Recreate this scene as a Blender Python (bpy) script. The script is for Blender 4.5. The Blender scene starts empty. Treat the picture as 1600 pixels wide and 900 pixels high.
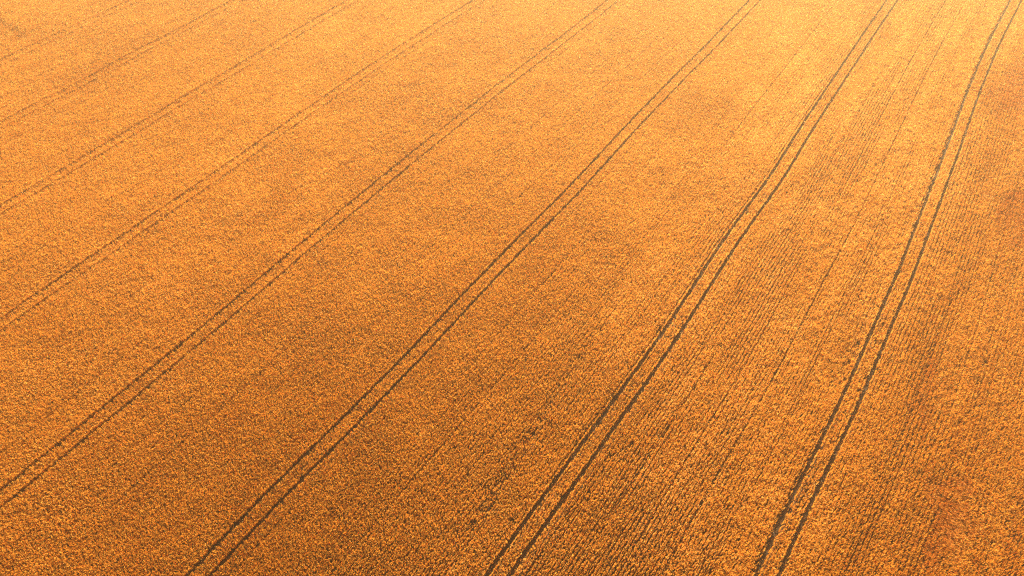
import bpy, math
import numpy as np

# ------------------------------------------------------------------ camera, sky, sun, exposure
SC = bpy.context.scene
PITCH = math.radians(50.2)          # below the horizon
CAM_H = 75.0
FPX = 1066.7                        # focal length for a 1600 px wide picture (24 mm on full frame)
cam_d = bpy.data.cameras.new('camera')
cam_d.lens = 24.0; cam_d.sensor_width = 36.0
cam_d.clip_start = 0.5; cam_d.clip_end = 8000.0
cam = bpy.data.objects.new('camera', cam_d)
SC.collection.objects.link(cam)
cam.location = (0, 0, CAM_H)
cam.rotation_euler = (math.pi/2 - PITCH, 0, 0)
SC.camera = cam

SUN_AZ = math.radians(9.0)         # clockwise from the camera's heading (+Y)
SUN_EL = math.radians(21.0)
world = bpy.data.worlds.new('World'); SC.world = world
world.use_nodes = True
nt = world.node_tree
bg = nt.nodes['Background']
sky = nt.nodes.new('ShaderNodeTexSky')
sky.sky_type = 'NISHITA'; sky.sun_disc = False
sky.sun_elevation = SUN_EL; sky.sun_rotation = SUN_AZ
sky.dust_density = 9.0; sky.ozone_density = 0.0
nt.links.new(sky.outputs['Color'], bg.inputs['Color'])
bg.inputs['Strength'].default_value = 0.05
sun_d = bpy.data.lights.new('sun', 'SUN')
sun_d.energy = 5.0; sun_d.angle = math.radians(0.6); sun_d.color = (1.0, 0.88, 0.64)
sun = bpy.data.objects.new('sun', sun_d); SC.collection.objects.link(sun)
sun.location = (60, 60, 90)
sun.rotation_euler = (math.pi/2 - SUN_EL, 0, math.pi - SUN_AZ)
SC.view_settings.view_transform = 'Standard'
SC.view_settings.look = 'None'
SC.view_settings.gamma = 1.0
SC.view_settings.exposure = 2.05
SC.cycles.use_denoising = False      # keep the fine grain of the ears
SC.cycles.max_bounces = 6
SC.cycles.diffuse_bounces = 3
SC.cycles.transmission_bounces = 4
SC.cycles.volume_bounces = 1
SC.cycles.sample_clamp_indirect = 4.0

rng = np.random.default_rng(11)

# ------------------------------------------------------------------ helpers
def vnoise(x, y, scale, seed, n=256):
    """smooth value noise, about -1..1"""
    g = np.random.default_rng(seed).random((n, n), dtype=np.float32)*2 - 1
    fx = x/scale + 1000.3; fy = y/scale + 1000.7
    ix = np.floor(fx).astype(np.int64); iy = np.floor(fy).astype(np.int64)
    tx = (fx - ix); ty = (fy - iy)
    tx = tx*tx*(3 - 2*tx); ty = ty*ty*(3 - 2*ty)
    a = g[ix % n, iy % n]; b = g[(ix+1) % n, iy % n]
    c = g[ix % n, (iy+1) % n]; d = g[(ix+1) % n, (iy+1) % n]
    return (a*(1-tx) + b*tx)*(1-ty) + (c*(1-tx) + d*tx)*ty

def sstep(a, b, x):
    t = np.clip((x - a)/(b - a), 0, 1)
    return t*t*(3 - 2*t)

def terrain(x, y):
    """gentle swells of the land"""
    return (0.30*vnoise(x + 0.5*y, y - 0.5*x, 46.0, 3) + 0.13*vnoise(x - y, x + y, 21.0, 4))

CP, SP = math.cos(PITCH), math.sin(PITCH)
def ground_at(px, py, lift=0.0):
    """where the sight line through a point of the 1600 x 900 photograph meets the land"""
    px = np.asarray(px, float); py = np.asarray(py, float)
    dx = (px - 800)/FPX; dy = -(py - 450)/FPX
    wx = dx; wy = CP + dy*SP; wz = -SP + dy*CP
    z = np.zeros_like(wx) + lift
    for _ in range(8):
        t = (z - CAM_H)/wz
        x = wx*t; y = wy*t
        z = terrain(x, y) + lift
    return x, y

# the drilling direction: v runs along the rows, u across them
ROW_AZ = math.atan2(1200.0, math.hypot(FPX, 1280.0))
VX, VY = math.sin(ROW_AZ), math.cos(ROW_AZ)
UX, UY = math.cos(ROW_AZ), -math.sin(ROW_AZ)
def to_uv(x, y): return x*UX + y*UY, x*VX + y*VY
def to_xy(u, v): return u*UX + v*VX, u*UY + v*VY

# tramlines, measured from the photograph: (left rut, right rut)
TRAMS = [
 ([(0,96),(80,60),(155,27),(212,2)], [(5,103),(85,64),(140,38),(220,0)]),
 ([(0,197),(45,171),(100,142),(150,120),(188,95),(238,71),(295,40),(343,12),(365,0)],
  [(0,203),(50,179),(100,151),(155,122),(195,100),(232,79),(302,44),(350,19),(388,0)]),
 ([(0,325),(85,275),(150,237),(250,177),(320,136),(410,81),(475,42),(547,0)],
  [(0,339),(105,276),(165,239),(250,189),(315,146),(415,90),(485,47),(565,0)]),
 ([(0,502),(60,452),(82,447),(180,380),(250,330),(310,290),(400,227),(480,172),(585,102),(675,45),(745,0)],
  [(0,523),(102,450),(197,382),(260,342),(320,300),(410,235),(495,175),(600,100),(690,42),(762,0)]),
 ([(0,770),(90,697),(180,622),(260,560),(320,510),(392,450),(500,357),(565,305),(645,240),(725,177),(800,118),(875,62),(952,0)],
  [(0,797),(100,717),(190,642),(290,560),(350,507),(417,450),(500,380),(590,302),(650,252),(715,200),(800,131),(890,62),(970,0)]),
 ([(297,897),(360,830),(420,767),(500,690),(590,600),(655,537),(732,450),(800,380),(890,292),(965,210),(1040,132),(1100,72),(1170,0)],
  [(334,897),(410,817),(455,767),(530,695),(615,607),(685,532),(765,450),(800,412),(900,310),(985,215),(1060,137),(1125,72),(1192,0)]),
 ([(757,900),(800,835),(850,770),(925,667),(1000,570),(1040,510),(1082,447),(1145,355),(1200,280),(1255,190),(1300,125),(1345,55),(1385,0)],
  [(803,894),(850,830),(925,725),(1000,615),(1060,530),(1110,450),(1150,382),(1225,280),(1275,197),(1315,135),(1365,60),(1404,0)]),
 ([(1182,895),(1225,795),(1265,725),(1305,640),(1345,560),(1375,480),(1397,435),(1430,355),(1465,265),(1500,175),(1540,80),(1580,0)],
  [(1217,895),(1255,810),(1290,735),(1340,635),(1375,545),(1400,495),(1420,450),(1455,350),(1495,245),(1525,150),(1560,65),(1595,0)]),
]
VG = np.arange(-80.0, 330.0, 1.0)
def smooth(a, s):
    k = np.exp(-0.5*(np.arange(-3*s, 3*s+1)/s)**2); k /= k.sum()
    return np.convolve(np.pad(a, 3*s, mode='edge'), k, mode='valid')
centres, gauges = [], []
for L, R in TRAMS:
    cs = []
    for P in (L, R):
        P = np.array(P, float)
        x, y = ground_at(P[:, 0], P[:, 1], 0.25)
        u, v = to_uv(x, y)
        o = np.argsort(v); u, v = u[o], v[o]
        f = np.polyfit(v, u, 1); f[0] *= 0.75 if len(u) > 4 else 0.3
        f[1] = np.mean(u - f[0]*v)
        res = np.interp(VG, v, u - np.polyval(f, v))
        cs.append(np.polyval(f, np.clip(VG, v[0]-45, v[-1]+45)) + smooth(res, 4))
    inside = (VG > v[0]) & (VG < v[-1])
    centres.append((cs[0] + cs[1])/2)
    gauges.append(float(np.mean((cs[1]-cs[0])[inside])))
print('gauges', [round(g, 2) for g in gauges])
print('u at v=90', [round(float(np.interp(90, VG, c)), 1) for c in centres])
SPACING = 24.0
centres.insert(0, centres[0] - SPACING)      # the pair that only clips the top left corner
NT = len(centres)
GAUGE = 1.0                                   # half the distance between the two ruts
RUT_W = 0.23                                  # half the width of one rut
LINES = np.array([centres[0] - 3*SPACING, centres[0] - 2*SPACING, centres[0] - SPACING] + centres +
                 [centres[-1] + SPACING, centres[-1] + 2*SPACING, centres[-1] + 3*SPACING, centres[-1] + 4*SPACING])

def row_coord(u, v):
    """metres across the rows, 24 m per tramline interval and 0 on the first one built; also the signed distance to the nearest tramline"""
    s = np.full(u.shape, np.nan, np.float64); prev = np.interp(v, VG, LINES[0])
    near = np.full(u.shape, 1e9)
    for k in range(1, len(LINES)):
        cur = np.interp(v, VG, LINES[k])
        m = (u >= prev) & (u < cur)
        t = (u - prev)/(cur - prev)
        s[m] = (k - 4 + t[m])*SPACING
        if 3 <= k < 3 + NT:
            d = u - cur
            near = np.where(np.abs(d) < np.abs(near), d, near)
        prev = cur
    s = np.where(np.isnan(s), u, s)
    return s, near

# ------------------------------------------------------------------ materials
def new_mat(name):
    m = bpy.data.materials.new(name); m.use_nodes = True
    return m, m.node_tree, m.node_tree.nodes['Principled BSDF']

def soil_mat():
    m, t, b = new_mat('dry soil')
    tc = t.nodes.new('ShaderNodeTexCoord')
    n = t.nodes.new('ShaderNodeTexNoise'); n.inputs['Scale'].default_value = 3.0; n.inputs['Detail'].default_value = 6
    t.links.new(tc.outputs['Object'], n.inputs['Vector'])
    r = t.nodes.new('ShaderNodeValToRGB')
    r.color_ramp.elements[0].position = 0.3; r.color_ramp.elements[0].color = (0.024, 0.012, 0.004, 1)
    r.color_ramp.elements[1].position = 0.72; r.color_ramp.elements[1].color = (0.066, 0.034, 0.012, 1)
    t.links.new(n.outputs['Fac'], r.inputs['Fac']); t.links.new(r.outputs['Color'], b.inputs['Base Color'])
    b.inputs['Roughness'].default_value = 0.95
    bp = t.nodes.new('ShaderNodeBump'); bp.inputs['Distance'].default_value = 0.08; bp.inputs['Strength'].default_value = 0.8
    t.links.new(n.outputs['Fac'], bp.inputs['Height']); t.links.new(bp.outputs['Normal'], b.inputs['Normal'])
    return m

def wheat_mat():
    m, t, b = new_mat('ripe wheat')
    at = t.nodes.new('ShaderNodeAttribute'); at.attribute_name = 'tone'
    r = t.nodes.new('ShaderNodeValToRGB')
    cr = r.color_ramp
    cr.elements[0].position = 0.0; cr.elements[0].color = (0.53, 0.178, 0.016, 1)
    cr.elements[1].position = 1.0; cr.elements[1].color = (0.90, 0.56, 0.17, 1)
    e = cr.elements.new(0.35); e.color = (0.65, 0.303, 0.033, 1)
    e = cr.elements.new(0.7); e.color = (0.78, 0.39, 0.058, 1)
    t.links.new(at.outputs['Fac'], r.inputs['Fac'])
    t.links.new(r.outputs['Color'], b.inputs['Base Color'])
    b.inputs['Roughness'].default_value = 0.7; b.inputs['Specular IOR Level'].default_value = 0.25
    tr = t.nodes.new('ShaderNodeBsdfTranslucent'); t.links.new(r.outputs['Color'], tr.inputs['Color'])
    mx = t.nodes.new('ShaderNodeMixShader'); mx.inputs['Fac'].default_value = 0.30
    out = t.nodes['Material Output']
    t.links.new(b.outputs['BSDF'], mx.inputs[1]); t.links.new(tr.outputs['BSDF'], mx.inputs[2])
    t.links.new(mx.outputs['Shader'], out.inputs['Surface'])
    return m
SOIL = soil_mat(); WHEAT = wheat_mat()

def mesh_obj(name, co, faces, k, mat, parent=None, tone=None, smooth_=False):
    """co (n,3), faces (m,k) -> one mesh object"""
    me = bpy.data.meshes.new(name)
    me.vertices.add(len(co)); me.vertices.foreach_set('co', np.ascontiguousarray(co, np.float32).ravel())
    nf = len(faces)
    me.loops.add(nf*k); me.loops.foreach_set('vertex_index', np.ascontiguousarray(faces, np.int32).ravel())
    me.polygons.add(nf); me.polygons.foreach_set('loop_start', np.arange(0, nf*k, k, dtype=np.int32))
    me.update(calc_edges=True)
    me.polygons.foreach_set('use_smooth', np.full(nf, smooth_, bool))
    if tone is not None:
        a = me.attributes.new('tone', 'FLOAT', 'FACE'); a.data.foreach_set('value', tone.astype(np.float32))
    me.materials.append(mat)
    o = bpy.data.objects.new(name, me); SC.collection.objects.link(o)
    if parent: o.parent = parent
    return o

def grid_faces(nu, nv):
    i = np.arange(nu*nv).reshape(nu, nv)
    return np.stack([i[:-1, :-1], i[1:, :-1], i[1:, 1:], i[:-1, 1:]], -1).reshape(-1, 4)

# ------------------------------------------------------------------ ground: one sheet to the horizon, finer near by
def axis(lo, hi, step, far):
    mid = np.arange(lo, hi + step, step); out = []; d = step*2; a = hi
    while a < far: a += d; d *= 1.35; out.append(a)
    neg = []; d = step*2; a = lo
    while a > -far: a -= d; d *= 1.35; neg.append(a)
    return np.concatenate([neg[::-1], mid, out])
gx = axis(-150, 150, 2.0, 5000); gy = axis(-10, 200, 2.0, 5000)
X, Y = np.meshgrid(gx, gy, indexing='ij')
Z = terrain(X, Y) - 0.10
ground = mesh_obj('ground', np.stack([X, Y, Z], -1).reshape(-1, 3), grid_faces(len(gx), len(gy)), 4, SOIL, smooth_=True)
ground['kind'] = 'structure'
ground['label'] = 'dry brown soil under the ripe wheat, showing between the stems'
ground['category'] = 'ground'

# ------------------------------------------------------------------ tramlines: pairs of wheel ruts in bare soil
def visible_span(k):
    u = centres[k]; x, y = to_xy(u, VG)
    depth = y*CP + CAM_H*SP
    return x, y, (y > -5) & (y < 172) & (np.abs(x) < depth*0.75 + 22)

def rut_mesh(k, side, parent):
    x, y, m = visible_span(k)
    v = np.arange(VG[m][0], VG[m][-1], 0.35)
    u0 = np.interp(v, VG, centres[k]) + side*GAUGE
    prof = np.array([-0.34, -0.24, -0.17, -0.06, 0.06, 0.17, 0.24, 0.34])
    hz = np.array([-0.02, 0.075, 0.05, 0.0, 0.0, 0.05, 0.075, -0.02])
    V, P = np.meshgrid(v, prof, indexing='ij')
    U = u0[:, None] + P + 0.04*vnoise(V*3, P*0 + k*9 + side, 1.0, 50 + k)
    Xr, Yr = to_xy(U, V)
    Zr = terrain(Xr, Yr) + hz[None, :] + 0.02*vnoise(U, V, 0.3, 60 + k)
    return mesh_obj('wheel_rut', np.stack([Xr, Yr, Zr], -1).reshape(-1, 3), grid_faces(len(v), len(prof)), 4, SOIL, parent, smooth_=True)

TRAM_LABELS = [
 'faint wheel track that only clips the top left corner of the wheat field',
 'short faint double wheel track across the top left, next in from the corner one',
 'thin broken double wheel track, third counting from the top left corner',
 'thin double wheel track, fourth from top left, leaving above the middle of the left edge',
 'fine straight double wheel track, fifth from the corner, leaving halfway down the left edge',
 'long straight double wheel track leaving the photo low on the left edge',
 'sharp straight double wheel track through the middle, ending left on the bottom edge',
 'wide dark double wheel track with bright rims, slightly bent, ending at bottom centre',
 'curving double wheel track nearest the right edge, crop ragged between its ruts',
]
for k in range(NT):
    x, y, m = visible_span(k)
    i = np.flatnonzero(m)[0]
    root = bpy.data.objects.new('tractor_tramline', None); SC.collection.objects.link(root)
    root['label'] = TRAM_LABELS[k]; root['category'] = 'wheel track'
    root['group'] = 'parallel tractor wheel tracks through the wheat'
    lx, ly = float(x[i]), float(y[i])
    for side in (-1, 1):
        o = rut_mesh(k, side, root)
        co = np.empty(len(o.data.vertices)*3, np.float32); o.data.vertices.foreach_get('co', co)
        co = co.reshape(-1, 3) - np.array([lx, ly, 0], np.float32)
        o.data.vertices.foreach_set('co', co.ravel()); o.data.update()
    root.location = (lx, ly, 0)

# ------------------------------------------------------------------ the crop
# lodged or rust-coloured patches, and broad blobs painting far sun glow and near dimness: (photo x, y, radius in m, stretch along the rows, tone change, flattening)
PATCH = [(1482,800,3.6,2.2,-0.30,0.50),(1455,600,3.2,2.6,-0.20,0.30),(1590,330,5.0,2.4,-0.34,0.3),(1585,130,7,2.6,-0.36,0.1),(1535,290,2.0,2.4,-0.2,0.3),(600,690,34,1.6,-0.11,0),(150,760,30,1.4,-0.11,0),(1230,40,20,3,0.08,0),(1430,60,14,3,0.08,0),(1480,830,14,2,-0.08,0),
         (915,510,3.2,1.6,-0.10,0.25),(880,565,2.4,1.6,-0.12,0.25),(940,470,2.2,1.5,-0.08,0.2),(655,675,1.0,1,0.25,0.3),
         (700,90,6,2,-0.1,0.1),(380,40,6,3,-0.08,0.1),(140,110,8,2,-0.05,0.1),(1080,170,5,2,-0.06,0.1),(620,640,9,2,-0.05,0.0)]
PATCH_G = [(*ground_at(p[0], p[1], 0.6), *p[2:]) for p in PATCH]
# broken streaks of missing plants: (x0,y0,x1,y1, half width m, strength)
STREAK = [(735,830,905,555,0.55,0.75),(905,555,960,480,0.4,0.5),(640,205,455,300,0.22,0.7),(455,300,350,385,0.22,0.55),
          (1305,600,1350,510,0.7,0.8),(1330,560,1425,330,0.35,0.55),(1480,300,1545,190,0.5,0.5),(1400,235,1330,290,0.3,0.6),
          (1425,330,1530,120,0.3,0.35),(1450,520,1540,230,0.35,0.35),(1260,640,1370,400,0.4,0.35),(1120,770,1180,640,0.4,0.3),
          (1100,830,1100,880,0.3,0.7),(1440,740,1500,560,0.35,0.5),(1520,640,1560,470,0.3,0.45),(1580,840,1600,760,0.9,0.5),
          (1030,445,1110,330,0.22,0.5),(1270,150,1210,220,0.2,0.6),(1150,230,1290,60,0.15,0.35)]
STREAK_G = []
for a in STREAK:
    (xa, xb), (ya, yb) = ground_at([a[0], a[2]], [a[1], a[3]], 0.6)
    STREAK_G.append((xa, ya, xb, yb, a[4], a[5]))

def crop_points(cell):
    us = np.arange(-240, 220, cell); vs = np.arange(-110, 330, cell)
    U, V = np.meshgrid(us, vs, indexing='ij')
    U = U.ravel(); V = V.ravel()
    x, y = to_xy(U, V)
    depth = y*CP + CAM_H*SP
    # full density where the camera looks; beyond it the crop goes on, sown thinner with broader plants
    out = np.maximum(np.maximum(15 - y, y - 156), np.abs(x) - depth*0.75 - 5).astype(np.float32)
    F = np.where(out < 0, 1.0, np.where(out < 14, 1.5, 3.0)).astype(np.float32)
    m = (out < 60) & (rng.random(len(U), dtype=np.float32) < 1/F**2)
    U, V, F = U[m], V[m], F[m]
    n = len(U)
    U = U + (rng.random(n) - 0.5)*cell*1.0; V = V + (rng.random(n) - 0.5)*cell*1.0
    return U, V, F

U, V, WF = crop_points(0.168)
S, NEAR = row_coord(U, V)
rowy = sstep(5.7*SPACING, 7.3*SPACING, S)*0.78 + 0.22          # drill rows show towards the right
band = 0.50 + 0.3*sstep(-0.2, 0.45, vnoise(S, V*0.035, 2.6, 31))
for s0, s1, st in ((6.42, 6.52, 0.5), (6.66, 6.78, 0.7), (7.18, 7.30, 0.6), (7.33, 7.52, 1.0), (7.72, 7.80, 0.7), (8.25, 8.34, 0.5), (8.5, 8.62, 0.5)):
    band = np.maximum(band, (0.35 + 0.5*st)*sstep(s0 - 0.02, s0 + 0.02, S/SPACING)*(1 - sstep(s1 - 0.02, s1 + 0.02, S/SPACING)))
band *= 0.55 + 0.45*sstep(-0.5, 0.1, vnoise(S*2, V*0.25, 3.0, 39))
PER = 0.48
ph = ((S + 0.04*vnoise(U, V, 5.0, 32))/PER) % 1.0 - 0.5           # the groove is at +-0.5
U = U - ph*PER*0.26*rowy*band
Xp, Yp = to_xy(U, V)
keep = np.ones(len(U))
H = 0.80 + 0.05*vnoise(Xp, Yp, 6.0, 21) + 0.05*vnoise(Xp, Yp, 1.6, 22) + 0.09*vnoise(Xp, Yp, 0.22, 23)
# wheel ruts: no crop
dr = np.abs(np.abs(NEAR) - GAUGE) + 0.03*vnoise(U, V, 0.6, 24)
inrut = dr < RUT_W + 0.02*sstep(6.2*SPACING, 7*SPACING, S)
keep[inrut] = 0.05; H = np.where(inrut, 0.22, H)       # a few trampled plants
H += np.where(inrut, 0, 0.18*(1 - sstep(RUT_W, RUT_W + 0.30, dr)))
# between the ruts the crop is thinner, and ragged in the curving pair on the right
between = np.abs(NEAR) < GAUGE
rag = sstep(0.15, 0.5, vnoise(U, V, 0.7, 25) + 0.5*vnoise(V, U, 4.0, 26))
right = sstep(NT*SPACING - 2.6*SPACING, NT*SPACING - 1.3*SPACING, S)
keep = np.where(between, keep*(1 - rag*(0.12 + 0.3*right)), keep)
H = np.where(between & ~inrut, H - 0.03, H)
# drill rows: shallow grooves
g = sstep(0.70, 0.98, np.abs(ph)*2)*rowy*band
keep *= 1 - 0.5*g
H -= 0.06*g
# deeper single grooves: drill passes every 4 m
gp = np.abs((S/4.0 + 0.37) % 1.0 - 0.5)*8.0      # metres from the joint... 4 m apart
dj = 2.0 - np.abs(((S/4.0 + 0.37) % 1.0)*4.0 - 2.0)
pj = (1 - sstep(0.07, 0.16, dj))*sstep(-0.1, 0.5, vnoise(S/4.0*3, V*0.03, 1.0, 33) )*(0.35 + 0.65*rowy)
keep *= 1 - 0.6*pj; H -= 0.2*pj
# streaks of missing plants
for xa, ya, xb, yb, w, st in STREAK_G:
    ex, ey = xb - xa, yb - ya; L2 = ex*ex + ey*ey
    t = np.clip(((Xp - xa)*ex + (Yp - ya)*ey)/L2, 0, 1)
    d = np.hypot(Xp - xa - t*ex, Yp - ya - t*ey) + 0.35*w*vnoise(U, V, 2.5, 35)
    mm = 0.5*(1 - sstep(w*0.5, w*1.6, d))*sstep(-0.25, 0.25, vnoise(U, V, 0.55, 34) + 0.25)*st
    keep *= 1 - mm; H -= 0.25*mm
H += sstep(6.5*SPACING, 7.5*SPACING, S)*0.08*vnoise(U*1.3, V, 0.5, 48)
# scattered pits
pit = sstep(0.62, 0.8, vnoise(U*1.2, V*0.7, 0.5, 36))*(0.25 + 0.45*rowy)*(0.5 + 0.5*sstep(-0.2, 0.4, vnoise(U, V, 7.0, 37)))
keep *= 1 - 0.6*pit; H -= 0.12*pit
# patches
TONE = 0.5 + 0.07*vnoise(U, V*0.6, 15.0, 41) + 0.07*vnoise(U, V*0.5, 3.0, 42) + 0.07*vnoise(U, V*0.12, 1.1, 43)
TONE += 0.15*sstep(6.2, 6.9, S/SPACING)*(1 - sstep(8.1, 8.25, S/SPACING))
edge = sstep(8.12, 8.35, S/SPACING)                      # the rustier strip beyond the last tramline
TONE += edge*(-0.01 + 0.10*vnoise(S, V*0.06, 0.7, 46) + 0.05*vnoise(S, V*0.3, 4.0, 47))
lodge = np.zeros(len(U))
for xa, ya, r, strx, dt, fl in PATCH_G:
    du, dv = to_uv(Xp - xa, Yp - ya)
    d = np.hypot(du/r, dv/(r*strx)) + 0.35*vnoise(Xp, Yp, r*0.5, 44) + 0.15*vnoise(Xp, Yp, r*0.2, 45) + 0.2*vnoise(U, V*0.3, 0.7, 49)
    w = 1 - sstep(0.3, 1.0, d)
    TONE += dt*w; lodge = np.maximum(lodge, fl*w)
# the low bank of leaning crop in the far left corner
(bx0, bx1), (by0, by1) = ground_at([-20, 46], [15, 60], 0.6)
ex, ey = bx1 - bx0, by1 - by0; Ln = math.hypot(ex, ey); ex /= Ln; ey /= Ln
al = (Xp - bx0)*ex + (Yp - by0)*ey; ac = (Xp - bx0)*ey - (Yp - by0)*ex       # + is nearer the camera
bank = (sstep(-1.2, 1.2, ac)*(1 - sstep(2.0, 9.0, ac))*(1 - sstep(Ln*0.7, Ln*1.15, al)))
H -= 0.30*bank; TONE -= 0.10*bank  # crop lowered, and the step's shade painted into its tone
k = rng.random(len(U)) < keep
U, V, Xp, Yp, H, TONE, lodge, RB, DR, WF = (a[k] for a in (U, V, Xp, Yp, H, TONE, lodge, rowy*band*1.4, dr, WF))
N = len(U); print('tufts', N)
Zp = terrain(Xp, Yp)

NB = 4                               # leaves and ears per clump
f32 = np.float32
shape = (N, NB)
az = (rng.random(shape, dtype=f32)*2*math.pi)
spread = 0.035 + 0.08*rng.random(shape, dtype=f32)
wind = 0.08                          # ears nod one way, with the wind
lean_az = math.radians(110) + 0.8*vnoise(Xp, Yp, 5.0, 51)
nodx = (np.sin(lean_az)[:, None]*(wind*(1 - 0.8*np.clip(RB, 0, 1)[:, None]) + 0.3*lodge[:, None])).astype(f32)
nody = (np.cos(lean_az)[:, None]*(wind*(1 - 0.8*np.clip(RB, 0, 1)[:, None]) + 0.3*lodge[:, None])).astype(f32)
hh = (H*(1 - 0.25*lodge))[:, None].astype(f32)*(0.80 + 0.26*rng.random(shape, dtype=f32))
# width grows a little with distance from the rows' near edge so that far clumps stay closed
wd = 0.022 + 0.031*rng.random(shape, dtype=f32)
wd[:, 0] *= 2.2                      # the bundle of stems below the ears
rx, ry = np.cos(az), np.sin(az)
# beside a groove or a rut the plants lean along the row and leave a clean edge
NARROW = np.clip(np.maximum(RB, 1 - sstep(RUT_W + 0.1, RUT_W + 0.3, DR)), 0, 1)[:, None].astype(f32)*0.8
ac_ = rx*UX + ry*UY; rx = rx - ac_*UX*NARROW; ry = ry - ac_*UY*NARROW
wd = wd*(1 - 0.35*NARROW)*WF[:, None]
face = rng.random(shape, dtype=f32)*math.pi
wx, wy = np.cos(face)*wd, np.sin(face)*wd
bx = Xp[:, None].astype(f32) + rx*spread*0.35; by = Yp[:, None].astype(f32) + ry*spread*0.35
bz = Zp[:, None].astype(f32) + np.zeros(shape, f32)
co = np.empty((N, NB, 4, 3), f32)
low = 0.08
top = np.array([0.6, 1.5, 1.5, 1.5], f32)[None, :]
mid = np.array([0.45, 0.82, 0.84, 0.80], f32)[None, :]
co[..., 0, 0] = bx;                         co[..., 0, 1] = by;                         co[..., 0, 2] = bz + low*hh
mx_ = bx + rx*spread*0.7 + nodx*0.4;        my_ = by + ry*spread*0.7 + nody*0.4
co[..., 1, 0] = mx_ - wx;                   co[..., 1, 1] = my_ - wy;                   co[..., 1, 2] = bz + hh*mid
co[..., 3, 0] = mx_ + wx;                   co[..., 3, 1] = my_ + wy;                   co[..., 3, 2] = bz + hh*(mid + 0.04)
co[..., 2, 0] = bx + rx*spread*top + nodx*1.3
co[..., 2, 1] = by + ry*spread*top + nody*1.3
co[..., 2, 2] = bz + hh*(0.90 + 0.10*rng.random(shape, dtype=f32))
i = np.arange(N*NB, dtype=np.int32)*4
faces = np.stack([i, i+1, i+3, i+1, i+2, i+3], -1).reshape(-1, 3)
tn = TONE[:, None] + 0.11*rng.standard_normal((N, 1)) + 0.08*rng.standard_normal(shape)
tone = np.repeat(np.clip(tn, 0, 1).ravel(), 2)
wheat = mesh_obj('wheat', co.reshape(-1, 3), faces, 3, WHEAT, tone=tone)
wheat['kind'] = 'stuff'
wheat['label'] = 'dense golden orange ripe wheat covering the whole field between the wheel tracks'
wheat['category'] = 'wheat crop'

# ------------------------------------------------------------------ warm evening haze over the field
hz_m = bpy.data.materials.new('evening haze'); hz_m.use_nodes = True
t = hz_m.node_tree; t.nodes.clear()
pv = t.nodes.new('ShaderNodeVolumePrincipled'); out = t.nodes.new('ShaderNodeOutputMaterial')
pv.inputs['Color'].default_value = (1.0, 0.83, 0.54, 1)
pv.inputs['Density'].default_value = 0.0009
pv.inputs['Anisotropy'].default_value = 0.74
t.links.new(pv.outputs['Volume'], out.inputs['Volume'])
hx, hy0, hy1, hz0, hz1 = 5400.0, -5400.0, 5600.0, -3.0, 80.0
co = np.array([(x, y, z) for x in (-hx, hx) for y in (hy0, hy1) for z in (hz0, hz1)], float)
fc = np.array([(0,1,3,2),(4,6,7,5),(0,4,5,1),(2,3,7,6),(0,2,6,4),(1,5,7,3)])
haze = mesh_obj('haze', co, fc, 4, hz_m)
haze['kind'] = 'stuff'; haze['label'] = 'thin warm evening haze hanging over the wheat field'; haze['category'] = 'haze'
